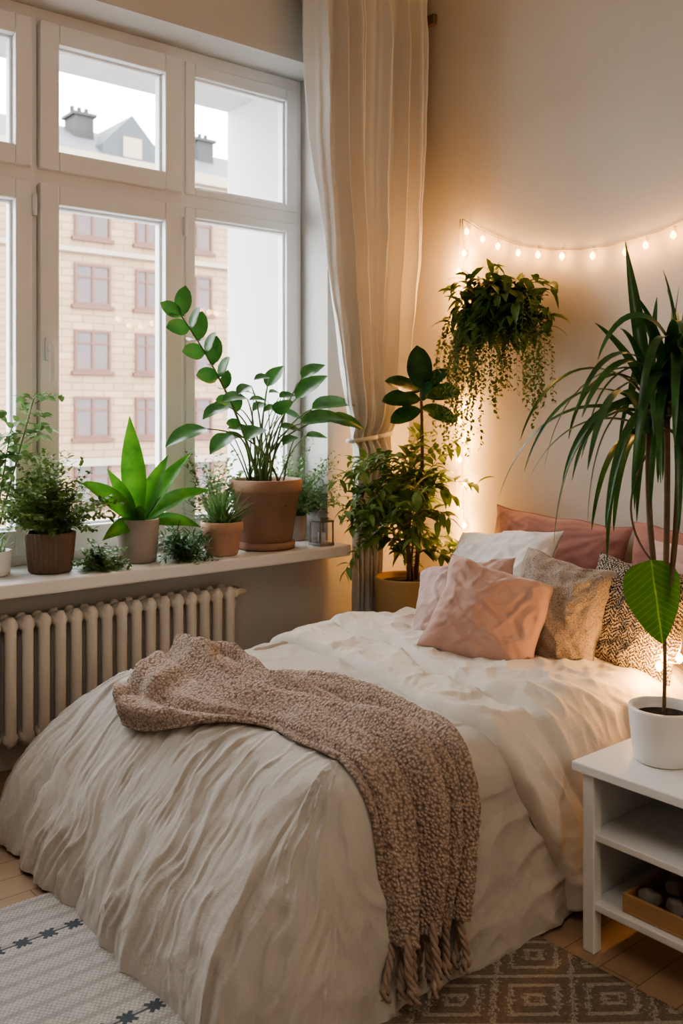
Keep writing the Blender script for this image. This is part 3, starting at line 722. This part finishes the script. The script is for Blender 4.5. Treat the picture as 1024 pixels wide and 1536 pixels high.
for i in range(5,15):
    d=(pts[min(i+1,14)]-pts[i-1]).normalized(); s=V((.15,-.75,-.55)) ; s2=V((.1,.65,.75))
    sc=1.2 if i>8 else .8
    if i%2: lf.fleaf(pts[i],d*.7+s*.8,VW,.115*sc,.065*sc,.25,6,'oval',.2)
    else: lf.fleaf(pts[i],d*.7+s2*.8,VW,.115*sc,.065*sc,.25,6,'oval',.2)
    if i>7: lf.fleaf(pts[i],d*.5+(s2 if i%2 else s)*.6+V((.5,0,0)),VW+V((0,0,.8)),.10*sc,.055*sc,.3,6,'oval',.2)
lf.fleaf(pts[14],(0,-1,.6),VW,.12,.065,.2,6,'oval')
tg=[((-3.62,2.22,1.36),(0,-1,-.1),.23,.11),((-3.60,2.32,1.46),(.2,-1,-.1),.17,.09),((-3.60,2.42,1.50),(.1,-.8,.1),.15,.10),((-3.64,2.47,1.56),(.2,-.9,-.2),.11,.07),((-3.62,2.56,1.60),(.0,-1,.1),.09,.06),
 ((-3.62,2.72,1.50),(.1,1,1.0),.22,.11),((-3.60,2.80,1.45),(.15,1,.35),.27,.12),((-3.56,2.70,1.38),(.4,.9,.35),.24,.12),((-3.60,2.62,1.42),(.5,-.3,.5),.16,.10),((-3.75,2.64,1.56),(0,.6,.9),.15,.09),((-3.56,2.48,1.36),(.4,-.9,-.1),.16,.10),((-3.6,2.74,1.60),(.1,.7,.6),.15,.09),((-3.54,2.84,1.40),(.5,.8,0),.2,.11),((-3.8,2.52,1.45),(-.1,-.8,.3),.16,.10),((-3.66,2.38,1.33),(.2,-.9,-.3),.17,.10)]
for (tp,d,L,W) in tg:
    a=V((cx+R.uniform(-.06,.06),cy+R.uniform(-.07,.07),zt)); t=V(tp); mid=(a+t)/2+V((0,-.25*(t.y-a.y),.12))
    pt=bez(a,mid,t,12); st.tube(pt,[.006*(1-.5*i/12) for i in range(13)],6)
    lf.fleaf(t,d,VW*.6+V((0,0,.8)),L,W,.6,10,'lance',.25)
for k in range(12):
    a=V((cx+R.uniform(-.08,.08),cy+R.uniform(-.09,.09),zt)); t=a+V((R.uniform(.0,.12),R.uniform(-.2,.2),R.uniform(.22,.45))); pt=bez(a,(a+t)/2+V((0,0,.08)),t,8)
    st.tube(pt,[.0045*(1-.5*i/8) for i in range(9)],5); lf.fleaf(t,V((R.uniform(.0,.5),R.choice((-1,1)),R.uniform(-.2,.4))),VW*.6+V((0,0,.8)),R.uniform(.09,.14),.065,.5,6,'lance',.25)
st.obj('stem',M_stem,P); lf.obj('foliage',M_lzz,P)
P=empty('lantern',(-3.63,2.885,ZS),'small silver and glass candle lantern on the sill','lantern')
m=MB(); x,y=-3.63,2.885
for a in (-1,1):
    for b in (-1,1): m.box((x+a*.04-.004,y+b*.04-.004,ZS),(x+a*.04+.004,y+b*.04+.004,ZS+.12))
m.box((x-.046,y-.046,ZS),(x+.046,y+.046,ZS+.012)); m.box((x-.046,y-.046,ZS+.115),(x+.046,y+.046,ZS+.125)); m.box((x-.025,y-.025,ZS+.125),(x+.025,y+.025,ZS+.14))
m.tube([(x,y+.03*math.cos(t),ZS+.14+.035*math.sin(t)) for t in [k*pi/10 for k in range(11)]],.003,5)
m.obj('lantern_frame',M_steel,P,False,bevel=.002)
m=MB(); m.lathe([(.02,.012),(.02,.06),(.003,.06),(.003,.07)],(x,y,ZS),16); m.obj('candle',M_whitepot,P)

c=(-3.34,3.20,0)
P=empty('potted_rubber_plant',c,'rubber plant and leafy shrub in a tall mustard clay planter','potted plant')
zt=pot(P,c,.168,.13,.625,M_must)
st=MB(xmin=-3.45,ymax=3.58); lf=MB(xmin=-3.47,ymax=3.58); lr=MB(xmin=-3.5,ymax=3.58); sw=MB()
top=V((-3.31,3.26,1.53)); pts=bez((-3.33,3.24,zt),(-3.29,3.27,1.1),top,12); sw.tube(pts,[.013*(1-.4*i/12) for i in range(13)],8)
RT=V((.639,.769,0))
for (sx,sz,L,W,dz) in ((-1,.05,.20,.11,.0),(-1,.38,.19,.10,.04),(-.95,-.3,.17,.10,-.05),(1,.15,.20,.11,.02),(.95,-.30,.19,.10,-.04),(.6,.5,.17,.09,.05),(-.12,1,.22,.13,.05),(.1,.2,.12,.09,.0)):
    dd=RT*sx+V((.15,-.1,sz)); nn=VW+V((0,0,.7))
    lr.fleaf(top+V((0,0,dz-.03)),dd,nn,L,W,.25,9,'oval',.2)
for k in range(50):
    b=V((c[0]+R.uniform(-.05,.05),c[1]+R.uniform(-.06,.04),zt+R.uniform(.06,.48)))
    branch(st,lf,b,rdir(25,85),R.uniform(.20,.44),R.uniform(1.0,1.8),.003,17,.09,.035,'lance',8,.3,.9)
for k in range(15):
    b=V((c[0]+R.uniform(-.03,.05),c[1]+R.uniform(-.06,.0),zt+R.uniform(.25,.6)))
    branch(st,lf,b,V((R.uniform(-.15,.35),-1,R.uniform(.5,.95))),R.uniform(.32,.52),R.uniform(1.2,1.7),.003,19,.07,.028,'lance',9,.35,.9)
for k in range(5):
    sw.tube(bez((c[0]+R.uniform(-.05,.05),c[1]+R.uniform(-.05,.05),zt),(c[0],c[1],zt+.25),(c[0]+R.uniform(-.1,.1),c[1]+R.uniform(-.1,.1),zt+.5)),.006,6)
sw.obj('trunk',M_wood_stem,P); st.obj('stem',M_stem,P); lf.obj('shrub_foliage',M_lolive,P); lr.obj('rubber_leaf_cluster',M_lrub,P)

c=V((-2.93,3.47,1.905))
P=empty('hanging_plant',c,'trailing green plant spilling from a wicker wall basket','hanging plant')
M_wick=basic('wicker',(.30,.19,.10),(.15,.09,.05),.8,ns=60,bump=.6,bs=120)
mb=MB(ymax=3.595); mb.lathe([(.05,-.12),(.09,-.08),(.115,-.02),(.12,.04),(.11,.04),(.10,.02)],c,32); mb.obj('basket',M_wick,P)
mb=MB(); mb.tube([(c.x-.09,3.5,c.z+.04),(c.x,3.59,c.z+.2),(c.x+.09,3.5,c.z+.04)],.004,6); mb.obj('hanger',M_wick,P)
st=MB(ymax=3.59); lf=MB(ymax=3.59)
for k in range(60):
    b=c+V((R.uniform(-.09,.09),R.uniform(-.08,.06),.03)); d=rdir(0,80); d.y=-abs(d.y)*.8
    branch(st,lf,b,d,R.uniform(.12,.34),R.uniform(1.8,3.2),.0022,8,.11,.042,'lance',7,.35,1.2,.8)
for k in range(100):
    b=c+V((R.uniform(-.20,.20),R.uniform(-.14,.04),.02+R.uniform(-.14,.05)))
    lf.leaf(b,V((R.uniform(-1,1),R.uniform(-1,.1),R.uniform(-.2,.9))),R.uniform(.10,.19),R.uniform(.035,.05),2.4,7,'lance',.25,roll=R.uniform(-.8,.8))
ls=MB(ymax=3.59)
for k in range(78):
    u=R.uniform(-1,1); b=c+V((u*.23+.01,R.uniform(-.13,.03),R.uniform(-.04,.08)))
    L=R.uniform(.30,.56)+(.26 if -.95<u<.1 and R.random()<.55 else 0)
    branch(st,ls,b,V((u*.6,-.4,.2)),L,8.0,.0013,40,.022,.014,'oval',10,.05,.6,.6)
st.obj('stem',M_stem,P); lf.obj('foliage',M_lhang,P); ls.obj('trailing_foliage',M_ltrail,P)

c=V((-1.375,2.265,.5))
P=empty('potted_dracaena',c,'tall dark green dracaena in a white pot on the nightstand','potted plant')
zt=pot(P,tuple(c),.092,.078,.145,M_whitepot)
st=MB(); lf=MB(ymax=3.5); lb=MB()
br=c+V((0,.0,.40))
st.tube(bez((c.x,c.y,zt),(c.x+.006,c.y,.75),br,8),.0052,8)
crowns=[]
for (dx,dy,z) in ((-.026,-.030,1.38),(.024,.030,1.48),(.004,.01,1.42)):
    e=V((c.x+dx,c.y+dy,z)); st.tube(bez(br,(c.x+dx*1.2,c.y+dy*1.2,1.05),e,12),[.005+.003*min(1,i/5) for i in range(13)],8); crowns.append(e)
for ci,e in enumerate(crowns):
    for k in range(26):
        d=rdir(5,78); b=e+V((0,0,R.uniform(-.03,.10)))
        lf.leaf(b,d,R.uniform(.36,.58),R.uniform(.028,.040),R.uniform(2.2,4.2),16,'strap',.3,roll=R.uniform(-.4,.4))
    for k in range(4):
        lf.leaf(e+V((0,0,.1)),rdir(60,85),R.uniform(.20,.28),.03,R.uniform(.6,1.4),10,'strap',.35,roll=R.uniform(-1.5,1.5))
lf.fleaf(crowns[0]+V((0,0,.08)),(-.10,-.1,1),VW,.44,.038,.02,10,'lance',.3)
pet=bez(crowns[0]-V((.0,0,.05)),(c.x-.10,c.y-.09,1.16),(c.x-.012,c.y-.042,1.04),12); st.tube(pet,.003,6)
ld=V((.10,.09,-1)).normalized(); ln_=V((.75,-.65,.25)); lside=ld.cross(ln_).normalized()
lb.fleaf(pet[-1],ld,ln_,.225,.155,.05,18,'heart',-.32)
st.obj('stem',M_wood_stem,P); lf.obj('foliage',M_ldrac,P); lb.obj('broad_leaf',veinleaf('leaf_broad_veined',ld,lside,(.035,.15,.015),(.10,.27,.02),(.25,.45,.08)),P,origin=pet[-1])

# ------------------------------------------------------------------ string lights
bme=MB(); bme.lathe([(.002,-.018),(.008,-.013),(.0125,-.003),(.011,.007),(.006,.015),(.003,.018)],(0,0,0),12)
M_wire=basic('pale_wire',(.45,.38,.28),(.4,.33,.25),.5)
ORG=(1,.48,.15)
def bulbs(par,pts,power,every=1):
    for k,p in enumerate(pts):
        p=V(p)
        if bulbs.me is None: o=bme.obj('bulb',M_bulb); bulbs.me=o.data
        else: o=bpy.data.objects.new('bulb',bulbs.me); scene.collection.objects.link(o)
        o.location=p; setpar(o,par)
        if k%every==0:
            l=bpy.data.lights.new('bulb_light','POINT'); l.energy=power; l.color=ORG; l.shadow_soft_size=.02
            lo_=bpy.data.objects.new('bulb_light',l); scene.collection.objects.link(lo_); lo_.location=p+V((0,-.035,0)); setpar(lo_,par)
bulbs.me=None
SL=empty('string_lights',(-2.6,3.58,2.2),'warm fairy string lights draped along the plaster wall','string lights')
yw=3.585
wire=[(-3.33,2.44),(-3.22,2.37),(-3.08,2.30),(-2.94,2.243),(-2.76,2.20),(-2.587,2.18),(-2.45,2.178),(-2.326,2.19),(-2.2,2.205),(-2.119,2.225),(-1.98,2.28),(-1.9,2.31),(-1.7,2.24),(-1.45,2.18),(-1.2,2.17),(-.9,2.22),(-.7,2.30)]
w=MB(); w.tube([(x,yw,z) for x,z in wire],.0028,6)
bp=[(-3.30,2.37),(-3.19,2.315),(-3.09,2.265),(-2.96,2.215),(-2.84,2.19),(-2.70,2.165),(-2.53,2.145),(-2.36,2.14),(-2.26,2.155),(-2.13,2.18),(-1.98,2.235),(-1.78,2.225),(-1.6,2.175),(-1.42,2.14),(-1.22,2.13),(-1.02,2.15),(-.82,2.22)]
for x,z in bp: w.tube([(x,yw,z+.045),(x,yw,z+.012)],[.002,.004],5)
w.obj('wire',M_wire,SL)
bulbs(SL,[(x,yw-.004,z) for x,z in bp],.75,1)
SL2=empty('string_lights',(-3.33,3.58,1.6),'warm fairy lights hanging vertically down the wall beside the curtain','string lights')
w=MB()
vz=[2.44,2.2,2.0,1.8,1.6,1.45,1.3,1.15,1.0,.85,.7,.5,.3]
w.tube([(-3.335+.012*math.sin(z*9),yw,z) for z in vz],.0025,6)
w.tube([(-3.34-.03*math.sin((2.44-z)*1.6),yw-.01,z) for z in vz[:9]],.0025,6)
w.obj('wire',M_wire,SL2)
bz=[2.26,2.17,2.06,1.94,1.47,1.39,1.29,1.19,1.06,.95,.85,.72]
bulbs(SL2,[(-3.332+.02*math.sin(z*31),yw-.006,z) for z in bz],2.3,1)
SL3=empty('string_lights',(-1.67,2.80,.62),'short glowing fairy light strand lying beside the cushions','string lights')
w=MB(); sp3=[(-1.655,2.70,.60),(-1.675,2.76,.615),(-1.655,2.82,.605),(-1.67,2.90,.61)]
w.tube(sp3,.0025,6); w.obj('wire',M_wire,SL3); bulbs(SL3,[V(p)+V((0,0,.018)) for p in sp3],2.5)

# ------------------------------------------------------------------ lights & world
def area(name,loc,rot,size,energy,col,sy=None):
    l=bpy.data.lights.new(name,'AREA'); l.energy=energy; l.color=col; l.size=size
    if sy: l.shape='RECTANGLE'; l.size_y=sy
    o=bpy.data.objects.new(name,l); scene.collection.objects.link(o); o.location=loc; o.rotation_euler=rot; return o
area('ceiling_fill',(-.2,.2,3.70),(0,0,0),1.4,21,(1,.93,.84))  # added fill under the ceiling to brighten the room, no fixture here
area('side_fill',(1.35,1.6,1.9),(0,d2(78),0),1.0,12,(1,.78,.54))  # added warm fill from the right, stands for no actual lamp
wd=bpy.data.worlds.new('sky'); scene.world=wd; wd.use_nodes=True
bg=wd.node_tree.nodes['Background']; bg.inputs[0].default_value=(.98,.985,1.0,1); bg.inputs[1].default_value=11
scene.view_settings.exposure=.12
scene.view_settings.look='AgX - Medium High Contrast'

# ------------------------------------------------------------------ camera
cam=bpy.data.cameras.new('camera'); co=bpy.data.objects.new('camera',cam); scene.collection.objects.link(co); scene.camera=co
cam.sensor_fit='VERTICAL'; cam.sensor_height=36; cam.lens=1400/1536*36; cam.shift_y=-148/1536
co.location=(0,0,1.43); co.rotation_euler=(pi/2,0,math.radians(50.3))
cam.dof.use_dof=True; cam.dof.focus_distance=3.2; cam.dof.aperture_fstop=4.0
cam.clip_end=300
